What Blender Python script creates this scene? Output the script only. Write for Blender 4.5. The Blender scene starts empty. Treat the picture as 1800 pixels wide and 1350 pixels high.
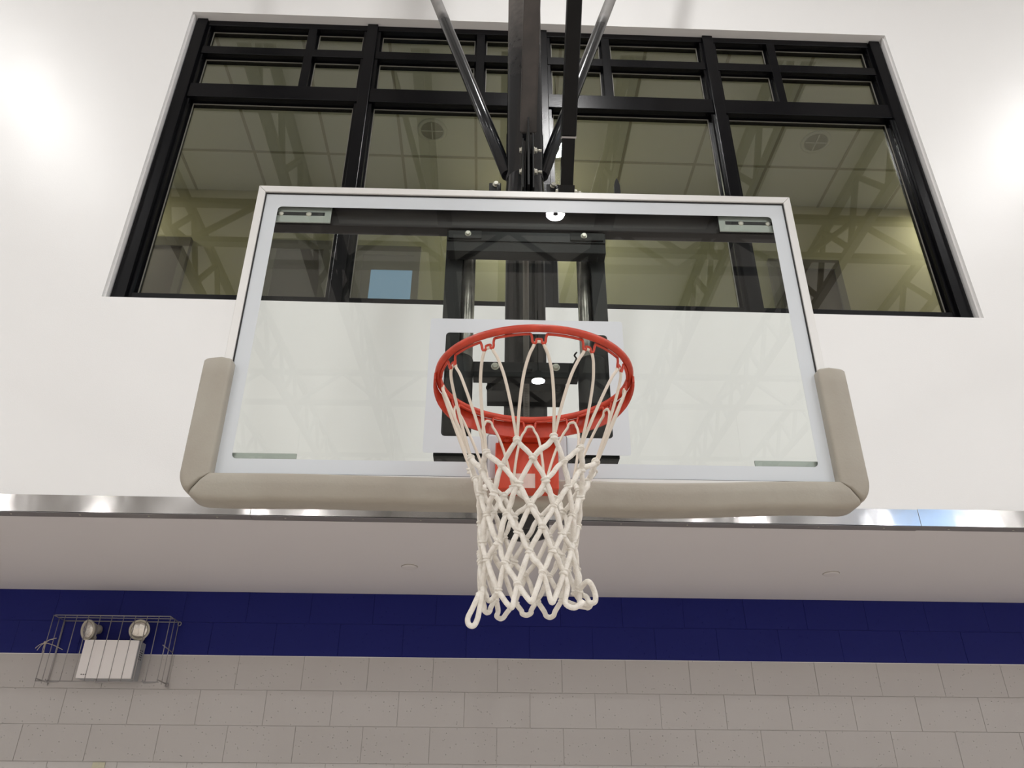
import bpy, bmesh, math, random
from mathutils import Vector, Matrix
random.seed(7)
C = bpy.context.scene
COL = C.collection
PI = math.pi
R = math.radians

# ------------------------------------------------------------------ camera, world, lights, exposure
cam_d = bpy.data.cameras.new('camera')
cam_d.sensor_width = 36.0
cam_d.lens = 36.0 * 1389.34 / 1800.0
cam_d.clip_start = 0.05
cam_d.clip_end = 200
cam = bpy.data.objects.new('camera', cam_d)
COL.objects.link(cam)
RX, RR, RZ = 2.0875, 0.0051, -0.0330
cam.matrix_world = (Matrix.Translation((-0.1135, -2.0784, 2.0378)) @ Matrix.Rotation(RZ, 4, 'Z')
                    @ Matrix.Rotation(RX, 4, 'X') @ Matrix.Rotation(RR, 4, 'Z'))
C.camera = cam

world = bpy.data.worlds.new('world')
C.world = world
world.use_nodes = True
world.node_tree.nodes['Background'].inputs[0].default_value = (0.75, 0.78, 0.85, 1)
world.node_tree.nodes['Background'].inputs[1].default_value = 0.4

C.view_settings.view_transform = 'Standard'
C.view_settings.look = 'None'
C.view_settings.gamma = 1.0
C.view_settings.use_curve_mapping = False
C.view_settings.exposure = 0.0
LAMP_STRENGTH = 690.0         # emission of every gym lamp ring
LAMP_COL = (1.0, 0.99, 0.98)
CORRIDOR_W = 18.5
CORRIDOR_COL = (1.0, 0.96, 0.84)

# added fill lights, no visible fixtures, to brighten the corridor behind the glass
for lx in (-3.9, 0.3, 4.3):
    ld = bpy.data.lights.new('corridor_fill', 'AREA')
    ld.shape = 'RECTANGLE'; ld.size = 0.5; ld.size_y = 0.25
    ld.energy = CORRIDOR_W; ld.color = CORRIDOR_COL
    lo = bpy.data.objects.new('corridor_fill', ld)
    lo.location = (lx, 3.25, 7.22)
    COL.objects.link(lo)

# ------------------------------------------------------------------ materials
def mat(name, col=(0.8, 0.8, 0.8), rough=0.5, metal=0.0, spec=0.5, bump=None, vary=None, coat=0.0, pits=None):
    m = bpy.data.materials.new(name); m.use_nodes = True
    nt = m.node_tree; b = nt.nodes['Principled BSDF']
    b.inputs['Base Color'].default_value = (*col, 1)
    b.inputs['Roughness'].default_value = rough
    b.inputs['Metallic'].default_value = metal
    b.inputs['Specular IOR Level'].default_value = spec
    b.inputs['Coat Weight'].default_value = coat
    tc = nt.nodes.new('ShaderNodeTexCoord')
    geo = nt.nodes.new('ShaderNodeNewGeometry')
    last = None
    def bumpnode(h, dist, strength=1.0):
        nonlocal last
        bn = nt.nodes.new('ShaderNodeBump'); bn.inputs['Distance'].default_value = dist
        bn.inputs['Strength'].default_value = strength
        nt.links.new(h, bn.inputs['Height'])
        if last: nt.links.new(last, bn.inputs['Normal'])
        last = bn.outputs['Normal']
        nt.links.new(last, b.inputs['Normal'])
    for (scale, dist, detail) in (bump or []):
        n = nt.nodes.new('ShaderNodeTexNoise'); n.inputs['Scale'].default_value = scale
        n.inputs['Detail'].default_value = detail
        nt.links.new(geo.outputs['Position'], n.inputs['Vector'])
        bumpnode(n.outputs['Fac'], dist)
    if pits:
        n = nt.nodes.new('ShaderNodeTexVoronoi'); n.inputs['Scale'].default_value = pits[0]
        nt.links.new(geo.outputs['Position'], n.inputs['Vector'])
        mr = nt.nodes.new('ShaderNodeMapRange')
        mr.inputs['From Min'].default_value = 0.0; mr.inputs['From Max'].default_value = pits[1]
        nt.links.new(n.outputs['Distance'], mr.inputs['Value'])
        bumpnode(mr.outputs['Result'], pits[2])
    if vary:
        col2, scale, lo, hi = vary
        n = nt.nodes.new('ShaderNodeTexNoise'); n.inputs['Scale'].default_value = scale
        n.inputs['Detail'].default_value = 6
        nt.links.new(geo.outputs['Position'], n.inputs['Vector'])
        r = nt.nodes.new('ShaderNodeMapRange')
        r.inputs['From Min'].default_value = lo; r.inputs['From Max'].default_value = hi
        nt.links.new(n.outputs['Fac'], r.inputs['Value'])
        mx = nt.nodes.new('ShaderNodeMix'); mx.data_type = 'RGBA'
        mx.inputs['A'].default_value = (*col, 1); mx.inputs['B'].default_value = (*col2, 1)
        nt.links.new(r.outputs['Result'], mx.inputs['Factor'])
        nt.links.new(mx.outputs['Result'], b.inputs['Base Color'])
    return m

def glass_mat(name, tint, r0=0.043):
    """pane of glass: tinted see-through mixed with a mirror reflection that grows at grazing angles"""
    m = bpy.data.materials.new(name); m.use_nodes = True
    nt = m.node_tree; nt.nodes.clear()
    out = nt.nodes.new('ShaderNodeOutputMaterial')
    tr = nt.nodes.new('ShaderNodeBsdfTransparent'); tr.inputs[0].default_value = (*tint, 1)
    gl = nt.nodes.new('ShaderNodeBsdfGlossy'); gl.inputs['Roughness'].default_value = 0.0
    gl.inputs['Color'].default_value = (1, 1, 1, 1)
    lw = nt.nodes.new('ShaderNodeLayerWeight'); lw.inputs['Blend'].default_value = 0.5
    pw = nt.nodes.new('ShaderNodeMath'); pw.operation = 'POWER'; pw.inputs[1].default_value = 5
    mu = nt.nodes.new('ShaderNodeMath'); mu.operation = 'MULTIPLY_ADD'
    mu.inputs[1].default_value = 1 - r0; mu.inputs[2].default_value = r0
    mx = nt.nodes.new('ShaderNodeMixShader')
    nt.links.new(lw.outputs['Facing'], pw.inputs[0]); nt.links.new(pw.outputs[0], mu.inputs[0])
    nt.links.new(mu.outputs[0], mx.inputs[0]); nt.links.new(tr.outputs[0], mx.inputs[1])
    nt.links.new(gl.outputs[0], mx.inputs[2]); nt.links.new(mx.outputs[0], out.inputs[0])
    return m

def emit_mat(name, col, s):
    m = bpy.data.materials.new(name); m.use_nodes = True
    b = m.node_tree.nodes['Principled BSDF']
    b.inputs['Base Color'].default_value = (0, 0, 0, 1)
    b.inputs['Emission Color'].default_value = (*col, 1); b.inputs['Emission Strength'].default_value = s
    return m

def dusty_mat(name, col, dust, z0, z1, rough=0.3, spec=0.5):
    """black enamel whose upper stretch wears a coat of grey dust"""
    m = mat(name, col, rough, spec=spec); nt = m.node_tree; b = nt.nodes['Principled BSDF']
    geo = nt.nodes.new('ShaderNodeNewGeometry'); sx = nt.nodes.new('ShaderNodeSeparateXYZ')
    nt.links.new(geo.outputs['Position'], sx.inputs[0])
    mr = nt.nodes.new('ShaderNodeMapRange'); mr.inputs['From Min'].default_value = z0; mr.inputs['From Max'].default_value = z1
    nt.links.new(sx.outputs['Z'], mr.inputs['Value'])
    n = nt.nodes.new('ShaderNodeTexNoise'); n.inputs['Scale'].default_value = 26; n.inputs['Detail'].default_value = 8
    nt.links.new(geo.outputs['Position'], n.inputs['Vector'])
    ad = nt.nodes.new('ShaderNodeMath'); ad.operation = 'MULTIPLY_ADD'; ad.inputs[1].default_value = 1.2; ad.inputs[2].default_value = -0.6
    nt.links.new(n.outputs['Fac'], ad.inputs[0])
    su = nt.nodes.new('ShaderNodeMath'); su.operation = 'ADD'; su.use_clamp = True
    nt.links.new(mr.outputs['Result'], su.inputs[0]); nt.links.new(ad.outputs[0], su.inputs[1])
    ml = nt.nodes.new('ShaderNodeMath'); ml.operation = 'MULTIPLY'; ml.use_clamp = True
    nt.links.new(su.outputs[0], ml.inputs[0]); nt.links.new(mr.outputs['Result'], ml.inputs[1])
    mx = nt.nodes.new('ShaderNodeMix'); mx.data_type = 'RGBA'
    mx.inputs['A'].default_value = (*col, 1); mx.inputs['B'].default_value = (*dust, 1)
    nt.links.new(ml.outputs[0], mx.inputs['Factor']); nt.links.new(mx.outputs['Result'], b.inputs['Base Color'])
    ro = nt.nodes.new('ShaderNodeMath'); ro.operation = 'MULTIPLY_ADD'; ro.inputs[1].default_value = 0.5; ro.inputs[2].default_value = rough
    nt.links.new(ml.outputs[0], ro.inputs[0]); nt.links.new(ro.outputs[0], b.inputs['Roughness'])
    return m

M = dict(
    wall=mat('white wall paint', (0.80, 0.795, 0.785), 0.36, bump=[(1.1, 0.012, 2), (180, 0.0003, 2)], spec=0.4),
    reveal=mat('white reveal paint', (0.78, 0.77, 0.76), 0.5),
    soffit=mat('soffit paint', (0.72, 0.695, 0.70), 0.6, bump=[(1.5, 0.01, 2), (220, 0.0002, 2)]),
    block=mat('grey block paint', (0.50, 0.472, 0.452), 0.55, bump=[(9, 0.0015, 6), (260, 0.0004, 3)], pits=(42, 0.12, 0.0065)),
    mortar=mat('grey painted joint', (0.44, 0.415, 0.395), 0.6, bump=[(60, 0.001, 4)]),
    blue=mat('blue block paint', (0.004, 0.008, 0.135), 0.6, spec=0.3, bump=[(9, 0.0015, 6), (260, 0.0004, 3)], pits=(42, 0.12, 0.0065)),
    bluemortar=mat('blue painted joint', (0.003, 0.006, 0.11), 0.6, spec=0.3),
    steel=mat('stainless steel', (0.53, 0.51, 0.495), 0.075, 1.0, bump=[(2.2, 0.004, 2), (14, 0.0003, 3)]),
    steel_shade=mat('dull steel lip with painted shade', (0.30, 0.285, 0.28), 0.35, 0.8),  # same stainless as the guard face, colour darkened to imitate its dim underside
    floor=mat('maple floor', (0.72, 0.665, 0.62), 0.3, vary=((0.66, 0.60, 0.55), 3.0, 0.35, 0.65)),
    ceil=mat('ceiling deck white', (0.82, 0.82, 0.80), 0.7),
    truss=mat('truss grey paint', (0.16, 0.165, 0.17), 0.6),
    winblk=mat('black window frame', (0.003, 0.003, 0.004), 0.22, spec=0.17, bump=[(90, 0.0004, 3)]),
    spacer=mat('grey glazing spacer', (0.20, 0.19, 0.165), 0.5, 0.0),
    winglass=glass_mat('tinted window glass', (0.74, 0.76, 0.70), 0.085),
    boardglass=glass_mat('backboard glass', (0.962, 0.982, 0.968), 0.027),
    alu=mat('white aluminium frame', (0.72, 0.71, 0.69), 0.35, 0.2),
    border=mat('white board print', (0.645, 0.68, 0.712), 0.3),
    plate=mat('grey white rim plate', (0.52, 0.53, 0.55), 0.4),
    gasket=mat('black rubber', (0.01, 0.01, 0.01), 0.6),
    zinc=mat('bracket aluminium', (0.42, 0.44, 0.41), 0.4, 0.4),
    slot=mat('dark slot', (0.012, 0.012, 0.012), 0.7),
    blk=mat('black enamel', (0.004, 0.004, 0.004), 0.30, spec=0.17, bump=[(120, 0.0003, 3)]),
    blkr=mat('rough black steel', (0.009, 0.009, 0.009), 0.42, spec=0.25, bump=[(160, 0.0005, 3)]),
    brn=mat('dark brown steel bar', (0.026, 0.021, 0.021), 0.4, spec=0.35),
    mast=dusty_mat('dusty black mast', (0.007, 0.0075, 0.009), (0.15, 0.135, 0.125), 4.85, 5.45, 0.15, 0.42),
    brace=dusty_mat('dusty black brace', (0.010, 0.011, 0.013), (0.22, 0.21, 0.20), 5.55, 5.66, 0.2, 0.35),
    olive=mat('brown grey tube paint', (0.06, 0.051, 0.046), 0.42, vary=((0.04, 0.035, 0.032), 12, 0.4, 0.6)),
    worn=mat('worn steel tube', (0.36, 0.34, 0.31), 0.28, 0.85, vary=((0.17, 0.16, 0.145), 14, 0.4, 0.62)),
    thread=mat('threaded steel', (0.24, 0.225, 0.21), 0.4, 0.6),
    bolt=mat('zinc bolt', (0.55, 0.54, 0.47), 0.35, 0.7),
    orange=mat('orange powder coat', (0.60, 0.050, 0.016), 0.38, coat=0.1, vary=((0.50, 0.040, 0.013), 30, 0.4, 0.6)),
    orange2=mat('orange flat plate', (0.60, 0.050, 0.014), 0.42),
    sticker=mat('pale sticker', (0.74, 0.56, 0.51), 0.5),
    pad=mat('taupe vinyl', (0.385, 0.357, 0.300), 0.48, bump=[(14, 0.002, 4), (160, 0.0004, 3)], vary=((0.355, 0.322, 0.268), 5, 0.4, 0.6)),
    cord=mat('white braided cord', (0.88, 0.84, 0.77), 0.85, bump=[(420, 0.0015, 2)], vary=((0.74, 0.69, 0.61), 60, 0.45, 0.7)),
    thin=mat('cream net cord', (0.76, 0.68, 0.58), 0.8, bump=[(420, 0.0008, 2)]),
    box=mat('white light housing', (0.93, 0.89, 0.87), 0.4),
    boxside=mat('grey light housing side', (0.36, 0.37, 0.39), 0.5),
    lens=mat('lamp lens', (0.72, 0.68, 0.62), 0.12, 0.75, bump=[(70, 0.002, 2)]),
    shell=mat('cream lamp shell', (0.52, 0.49, 0.41), 0.45),
    wire=mat('grey wire', (0.34, 0.325, 0.32), 0.4, 0.6),
    string=mat('beige string', (0.48, 0.43, 0.36), 0.9),
    cream=mat('cream plastic plate', (0.52, 0.49, 0.36), 0.45),
    disc=mat('white cover disc', (0.70, 0.67, 0.665), 0.5),
    tile=mat('ceiling tile', (0.64, 0.63, 0.575), 0.9, bump=[(150, 0.001, 4)]),
    grid=mat('tile grid', (0.36, 0.33, 0.26), 0.6),
    ventm=mat('vent grille', (0.30, 0.28, 0.22), 0.6),
    corr=mat('corridor wall paint', (0.58, 0.53, 0.36), 0.8),
    door=mat('brown door', (0.10, 0.072, 0.055), 0.5),
    doorfr=mat('grey door frame', (0.19, 0.165, 0.13), 0.5),
    sky=emit_mat('daylight behind door pane', (0.36, 0.62, 1.0), 0.62),
    skyg=emit_mat('daylight behind gym window', (0.38, 0.62, 1.0), 4.2),
    lamp=emit_mat('lamp ring glow', LAMP_COL, LAMP_STRENGTH),
    lampb=mat('lamp body', (0.05, 0.05, 0.05), 0.5),
)

_n = M['steel'].node_tree; _t = _n.nodes.new('ShaderNodeTangent'); _t.direction_type = 'RADIAL'; _t.axis = 'Z'
_b = _n.nodes['Principled BSDF']; _b.inputs['Anisotropic'].default_value = 0.9; _b.inputs['Roughness'].default_value = 0.135
_b.inputs['Anisotropic Rotation'].default_value = 0.25
_n.links.new(_t.outputs[0], _b.inputs['Tangent'])

# ------------------------------------------------------------------ mesh helpers
def bx(bm, x0, x1, y0, y1, z0, z1, bev=0.0):
    x0, x1 = sorted((x0, x1)); y0, y1 = sorted((y0, y1)); z0, z1 = sorted((z0, z1))
    if bev:
        b2 = bmesh.new(); bx(b2, x0, x1, y0, y1, z0, z1)
        bmesh.ops.bevel(b2, geom=b2.edges[:], offset=bev, segments=2, profile=0.5, affect='EDGES')
        merge(bm, b2); return
    v = [bm.verts.new(p) for p in ((x0, y0, z0), (x1, y0, z0), (x1, y1, z0), (x0, y1, z0),
                                   (x0, y0, z1), (x1, y0, z1), (x1, y1, z1), (x0, y1, z1))]
    for f in ((0, 3, 2, 1), (4, 5, 6, 7), (0, 1, 5, 4), (1, 2, 6, 5), (2, 3, 7, 6), (3, 0, 4, 7)):
        bm.faces.new([v[i] for i in f])

def merge(bm, b2, M4=None):
    mp = {}
    for v in b2.verts: mp[v] = bm.verts.new(M4 @ v.co if M4 else v.co)
    for f in b2.faces:
        nf = bm.faces.new([mp[v] for v in f.verts]); nf.smooth = f.smooth
    b2.free()

def frame_of(d, up=None):
    d = d.normalized()
    u = Vector(up) if up else (Vector((0, 0, 1)) if abs(d.z) < 0.9 else Vector((0, 1, 0)))
    a = d.cross(u).normalized()
    return a, a.cross(d).normalized()

def loft(bm, rings, closed=False, caps=True, smooth=True):
    vr = [[bm.verts.new(p) for p in r] for r in rings]
    n = len(vr[0]); m = len(vr)
    for i in range(m if closed else m - 1):
        a, b = vr[i], vr[(i + 1) % m]
        for j in range(n):
            f = bm.faces.new((a[j], a[(j + 1) % n], b[(j + 1) % n], b[j])); f.smooth = smooth
    if caps and not closed:
        bm.faces.new(vr[0][::-1]); bm.faces.new(vr[-1])

def tube(bm, pts, r, n=10, closed=False, caps=True, up=None, smooth=True, rf=None):
    pts = [Vector(p) for p in pts]; m = len(pts); rings = []; pa = None
    for i, p in enumerate(pts):
        if closed: d = pts[(i + 1) % m] - pts[i - 1]
        else: d = pts[min(i + 1, m - 1)] - pts[max(i - 1, 0)]
        if d.length < 1e-9: d = Vector((0, 0, 1))
        d.normalize()
        if pa is None or closed: a, b = frame_of(d, up)
        else:
            a = (pa - d * pa.dot(d)); a = a.normalized() if a.length > 1e-6 else frame_of(d, up)[0]
            b = a.cross(d).normalized()
        pa = a
        rr = rf(i / max(1, m - 1)) * r if rf else r
        rings.append([p + a * math.cos(2 * PI * k / n) * rr + b * math.sin(2 * PI * k / n) * rr for k in range(n)])
    loft(bm, rings, closed, caps, smooth)

def bar(bm, p0, p1, w, h, up=(1, 0, 0)):
    """box bar from p0 to p1, w along the `a` axis, h along the other"""
    p0, p1 = Vector(p0), Vector(p1); d = (p1 - p0).normalized()
    a = (Vector(up) - d * Vector(up).dot(d)).normalized(); b = d.cross(a).normalized()
    loft(bm, [[p + a * sx * w / 2 + b * sy * h / 2 for sx, sy in ((-1, -1), (1, -1), (1, 1), (-1, 1))] for p in (p0, p1)], smooth=False)

def lathe(bm, prof, c=(0, 0, 0), axis=(0, 0, 1), n=24, caps=True, smooth=True):
    ax = Vector(axis).normalized(); a, b = frame_of(ax); c = Vector(c)
    loft(bm, [[c + ax * h + (a * math.cos(2 * PI * k / n) + b * math.sin(2 * PI * k / n)) * r for k in range(n)] for r, h in prof], False, caps, smooth)

def spline(P, n=6):
    P = [Vector(p) for p in P]; out = []
    for i in range(len(P) - 1):
        p0 = P[max(i - 1, 0)]; p1 = P[i]; p2 = P[i + 1]; p3 = P[min(i + 2, len(P) - 1)]
        for k in range(n):
            t = k / n
            out.append(0.5 * ((2 * p1) + (p2 - p0) * t + (2 * p0 - 5 * p1 + 4 * p2 - p3) * t * t + (3 * p1 - p0 - 3 * p2 + p3) * t ** 3))
    out.append(P[-1]); return out

def hexbolt(bm, c, axis, r=0.011, h=0.009, shank=0.0):
    lathe(bm, [(r * 1.25, 0), (r * 1.25, 0.003)], c, axis, 16)
    c2 = Vector(c) + Vector(axis).normalized() * 0.003
    lathe(bm, [(r, 0), (r, h * 0.8), (r * 0.85, h)], c2, axis, 6, smooth=False)
    if shank:
        lathe(bm, [(r * 0.5, h), (r * 0.5, h + shank)], c2, axis, 10)

def rring(bm, ox0, ox1, oz0, oz1, ix0, ix1, iz0, iz1, y0, y1, ro=0.0, ri=0.012, seg=6):
    """flat rectangular ring with rounded inner and outer corners"""
    def loop(x0, x1, z0, z1, r):
        pts = []
        for cx, cz, a0 in ((x1, z1, 0), (x0, z1, 90), (x0, z0, 180), (x1, z0, 270)):
            sx = 1 if cx == x1 else -1; sz = 1 if cz == z1 else -1
            for k in range(seg + 1):
                a = R(a0 + 90 * k / seg)
                pts.append((cx - sx * r + r * math.cos(a), cz - sz * r + r * math.sin(a)))
        return pts
    O = loop(ox0, ox1, oz0, oz1, max(ro, 1e-4)); I = loop(ix0, ix1, iz0, iz1, ri)
    vo = [[bm.verts.new((x, y, z)) for x, z in O] for y in (y0, y1)]
    vi = [[bm.verts.new((x, y, z)) for x, z in I] for y in (y0, y1)]
    n = len(O)
    for k in range(n):
        l = (k + 1) % n
        bm.faces.new((vo[0][k], vi[0][k], vi[0][l], vo[0][l]))
        bm.faces.new((vo[1][k], vo[1][l], vi[1][l], vi[1][k]))
        bm.faces.new((vo[0][k], vo[0][l], vo[1][l], vo[1][k]))
        bm.faces.new((vi[0][k], vi[1][k], vi[1][l], vi[0][l]))

def obj(name, bm, material, parent=None, recalc=True, loc=None):
    if recalc: bmesh.ops.recalc_face_normals(bm, faces=bm.faces[:])
    me = bpy.data.meshes.new(name); bm.to_mesh(me); bm.free()
    me.materials.append(material)
    o = bpy.data.objects.new(name, me); COL.objects.link(o)
    if parent:
        o.parent = parent
        # meshes are written in world coordinates: undo the parents' offset
        off = Vector((0, 0, 0)); p = parent
        while p: off += Vector(p.location); p = p.parent
        me.transform(Matrix.Translation(-off))
    return o

def B(): return bmesh.new()

def boxo(name, x0, x1, y0, y1, z0, z1, m, parent=None, bev=0.0):
    bm = B(); bx(bm, x0, x1, y0, y1, z0, z1, bev); return obj(name, bm, m, parent)

def struct(o):
    o['kind'] = 'structure'; return o

def empty(name, loc=(0, 0, 0)):
    o = bpy.data.objects.new(name, None); o.location = loc; COL.objects.link(o); return o

def tag(o, label, cat, group=None):
    o['label'] = label; o['category'] = cat
    if group: o['group'] = group
    return o

# ------------------------------------------------------------------ dimensions
YU = 1.693      # face of the upper wall
YL = 3.1575     # face of the block wall under the soffit
ZS = 3.403     # soffit height
ZTOP = 10.6
XW = 13.0
YB = -24.0
WX0, WX1, WZ0, WZ1 = -2.345, 2.803, 4.700, 7.264   # window opening
YW2 = YU + 0.20

# ------------------------------------------------------------------ room shell
bm = B()   # upper wall with the opening
xs = [-XW, WX0, WX1, XW]; zs = [ZS, WZ0, WZ1, ZTOP]
vf = [[bm.verts.new((x, YU, z)) for z in zs] for x in xs]
vb = [[bm.verts.new((x, YW2, z)) for z in zs] for x in xs]
for i in range(3):
    for j in range(3):
        if i == 1 and j == 1: continue
        bm.faces.new((vf[i][j], vf[i + 1][j], vf[i + 1][j + 1], vf[i][j + 1]))
        bm.faces.new((vb[i][j], vb[i][j + 1], vb[i + 1][j + 1], vb[i + 1][j]))
for (a, b) in (((1, 1), (2, 1)), ((2, 1), (2, 2)), ((2, 2), (1, 2)), ((1, 2), (1, 1))):
    bm.faces.new((vf[a[0]][a[1]], vb[a[0]][a[1]], vb[b[0]][b[1]], vf[b[0]][b[1]]))
wall_front = struct(obj('wall_front', bm, M['wall']))

struct(boxo('ceiling_soffit', -XW, XW, YU + 0.001, YL + 0.60, ZS, 4.40, M['soffit'])).name = 'ceiling_soffit'
struct(boxo('wall_left', -XW - 0.2, -XW, YB, YL, 0, ZTOP, M['wall']))
struct(boxo('wall_right', XW, XW + 0.2, YB, YL, 0, ZTOP, M['wall']))
struct(boxo('wall_back', -XW, XW, YB - 0.2, YB, 0, ZTOP, M['wall']))
struct(boxo('floor', -XW, XW, YB, YL + 0.3, -0.2, 0, M['floor']))
struct(boxo('ceiling', -XW, XW, YB, 1.8, ZTOP, ZTOP + 0.2, M['ceil']))

# lower wall: blocks laid in courses, each one a part
S = 0.2032
ZT = 3.4092          # top of the first course
BX0 = 0.384 - 0.4064
wl = struct(boxo('wall_lower', -XW, XW, YL + 0.0035, YL + 0.25, 0, ZS, M['mortar']))
def block_mesh(name, m, h=S, top=0.0):
    b2 = B(); j = 0.0011
    bx(b2, j, 0.4064 - j, 0, 0.0033, j, h - j - top)
    ed = [e for e in b2.edges if all(abs(v.co.y) < 1e-6 for v in e.verts)]
    bmesh.ops.bevel(b2, geom=ed, offset=0.0016, segments=1, affect='EDGES')
    bmesh.ops.recalc_face_normals(b2, faces=b2.faces[:])
    me = bpy.data.meshes.new(name); b2.to_mesh(me); b2.free(); me.materials.append(m); return me
bm_g = block_mesh('block', M['block']); bm_b = block_mesh('block', M['blue'])
bm_b0 = block_mesh('block', M['blue'], top=ZT - ZS)
# blue joints lie behind the blue courses
struct(boxo('trim_1', -XW, XW, YL + 0.0022, YL + 0.0034, ZT - 2 * S + 0.001, ZS, M['bluemortar']))
for k in range(9):
    off = BX0 + (0.2032 if k % 2 else 0)
    for i in range(-11, 12):
        x = off + i * 0.4064
        if abs(x + 0.2) > 4.2: continue
        me = bm_b0 if k == 0 else (bm_b if k == 1 else bm_g)
        o = bpy.data.objects.new('block', me); COL.objects.link(o); o.parent = wl
        o.location = (x, YL + random.uniform(-0.0006, 0.0006), ZT - (k + 1) * S)

struct(boxo('trim_5', -XW, XW, YL - 0.0012, YL + 0.002, ZT - 2 * S - 0.0025, ZT - 2 * S + 0.0008, M['reveal']))
# stainless corner guard along the soffit edge: two lengths with lap joints
def guard(x0, x1, dz, dy, name):
    bm = B()
    bx(bm, x0, x1, YU - 0.0035 - dy, YU - 0.0005, ZS - 0.0035 + dz, 3.490 + dz)
    g = obj(name, bm, M['steel'])
    struct(g)
    f = boxo('flange', x0, x1, YU - 0.0035 - dy, YU + 0.060, ZS - 0.0045 + dz, ZS - 0.0006, M['steel_shade'], g)
    return g
g1 = guard(-6.4, -1.285, 0, 0, 'trim_2')
g2 = guard(-1.282, 2.092, -0.001, 0.0006, 'trim_3')
g3 = guard(2.095, 6.6, 0.002, 0.0014, 'trim_4')
for i in range(-18, 20):
    x = -2.462 + i * 0.3365
    par = g1 if x < -1.283 else (g2 if x < 2.094 else g3)
    bm = B(); lathe(bm, [(0.0055, 0), (0.0045, 0.002), (0.0015, 0.0028)], (x, YU + 0.026, ZS - 0.0045), (0, 0, -1), 10)
    obj('screw', bm, M['bolt'], par)

# round covers flush with the soffit
for x, y, lab in ((-0.561, 2.529, 'small white round cover on the grey soffit below left of the net'),
                  (1.963, 2.542, 'small white round cover on the grey soffit at far right')):
    t = empty('sprinkler_cover', (x, y, ZS)); tag(t, lab, 'sprinkler cover')
    bm = B(); lathe(bm, [(0.046, -0.0005), (0.046, -0.006), (0.042, -0.009), (0.03, -0.009)], (x, y, ZS), n=32); obj('cover_plate', bm, M['disc'], t)
    bm = B(); lathe(bm, [(0.049, -0.0002), (0.049, -0.002)], (x, y, ZS), n=32); obj('rim', bm, M['grid'], t)

# ------------------------------------------------------------------ interior window
win = struct(empty('window_1', (0.2, YU + 0.1, WZ0)))
PC = [-2.282, -1.032, 0.220, 1.465, 2.737]
YP, YR, YG, YE = YU + 0.045, YU + 0.068, YU + 0.112, YU + 0.17
zh0, zh1 = 7.208, 7.262
zm0, zm1 = 6.903, 6.980
zt0, zt1 = 6.446, 6.579
zb = 4.786
for i, pc in enumerate(PC):
    bm = B()
    bx(bm, pc - 0.038, pc + 0.038, YP, YR + 0.004, WZ0 + 0.002, WZ1 - 0.008, 0.003)
    bx(bm, max(pc - 0.060, WX0 + 0.001), min(pc + 0.060, WX1 - 0.001), YR + 0.004, YE, WZ0 + 0.002, WZ1 - 0.004)
    obj('post', bm, M['winblk'], win)
boxo('sill_rail', WX0 + 0.01, WX1 - 0.01, YR + 0.006, YE - 0.002, WZ0 + 0.001, zb, M['winblk'], win)
# light grey bead where the wall meets the frame
bm = B()
bx(bm, WX0 + 0.0004, WX0 + 0.012, YU + 0.020, YP + 0.02, WZ0, WZ1 - 0.001)
bx(bm, WX1 - 0.012, WX1 - 0.0004, YU + 0.020, YP + 0.02, WZ0, WZ1 - 0.001)
obj('bead', bm, M['reveal'], win)
for i in range(4):
    a, b = PC[i] + 0.060, PC[i + 1] - 0.060
    boxo('head_rail', PC[i] + 0.038, PC[i + 1] - 0.038, YR - 0.002, YE - 0.001, zh0, zh1, M['winblk'], win, 0.002)
    boxo('transom', PC[i] + 0.038, PC[i + 1] - 0.038, YR - 0.008, YE - 0.001, zt0, zt1, M['winblk'], win, 0.003)
    mx = (-1.471, -0.230, 0.694, 1.942)[i]
    boxo('muntin', mx - 0.03, mx + 0.03, YR, YE - 0.0015, zt1 - 0.002, zh0 + 0.002, M['winblk'], win, 0.002)
    for (p, q) in ((PC[i] + 0.04, mx - 0.029), (mx + 0.029, PC[i + 1] - 0.04)):
        boxo('rail', p, q, YR - 0.001, YE - 0.002, zm0, zm1, M['winblk'], win, 0.002)
    cells = [(a, b, zb, zt0), (a, mx - 0.03, zt1, zm0), (mx + 0.03, b, zt1, zm0), (a, mx - 0.03, zm1, zh0), (mx + 0.03, b, zm1, zh0)]
    for (x0, x1, z0, z1) in cells:
        pn = boxo('pane', x0 + 0.001, x1 - 0.001, YG + 0.012, YG + 0.018, z0 + 0.001, z1 - 0.001, M['winglass'], win)
        bm = B(); rring(bm, x0, x1, z0, z1, x0 + 0.012, x1 - 0.012, z0 + 0.012, z1 - 0.012, YG, YG + 0.010, ri=0.001, seg=1)
        obj('glazing_bead', bm, M['winblk'], pn)
        bm = B(); rring(bm, x0 + 0.010, x1 - 0.010, z0 + 0.010, z1 - 0.010, x0 + 0.017, x1 - 0.017, z0 + 0.017, z1 - 0.017, YG + 0.004, YG + 0.009, ri=0.001, seg=1)
        obj('spacer', bm, M['spacer'], pn)

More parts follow.
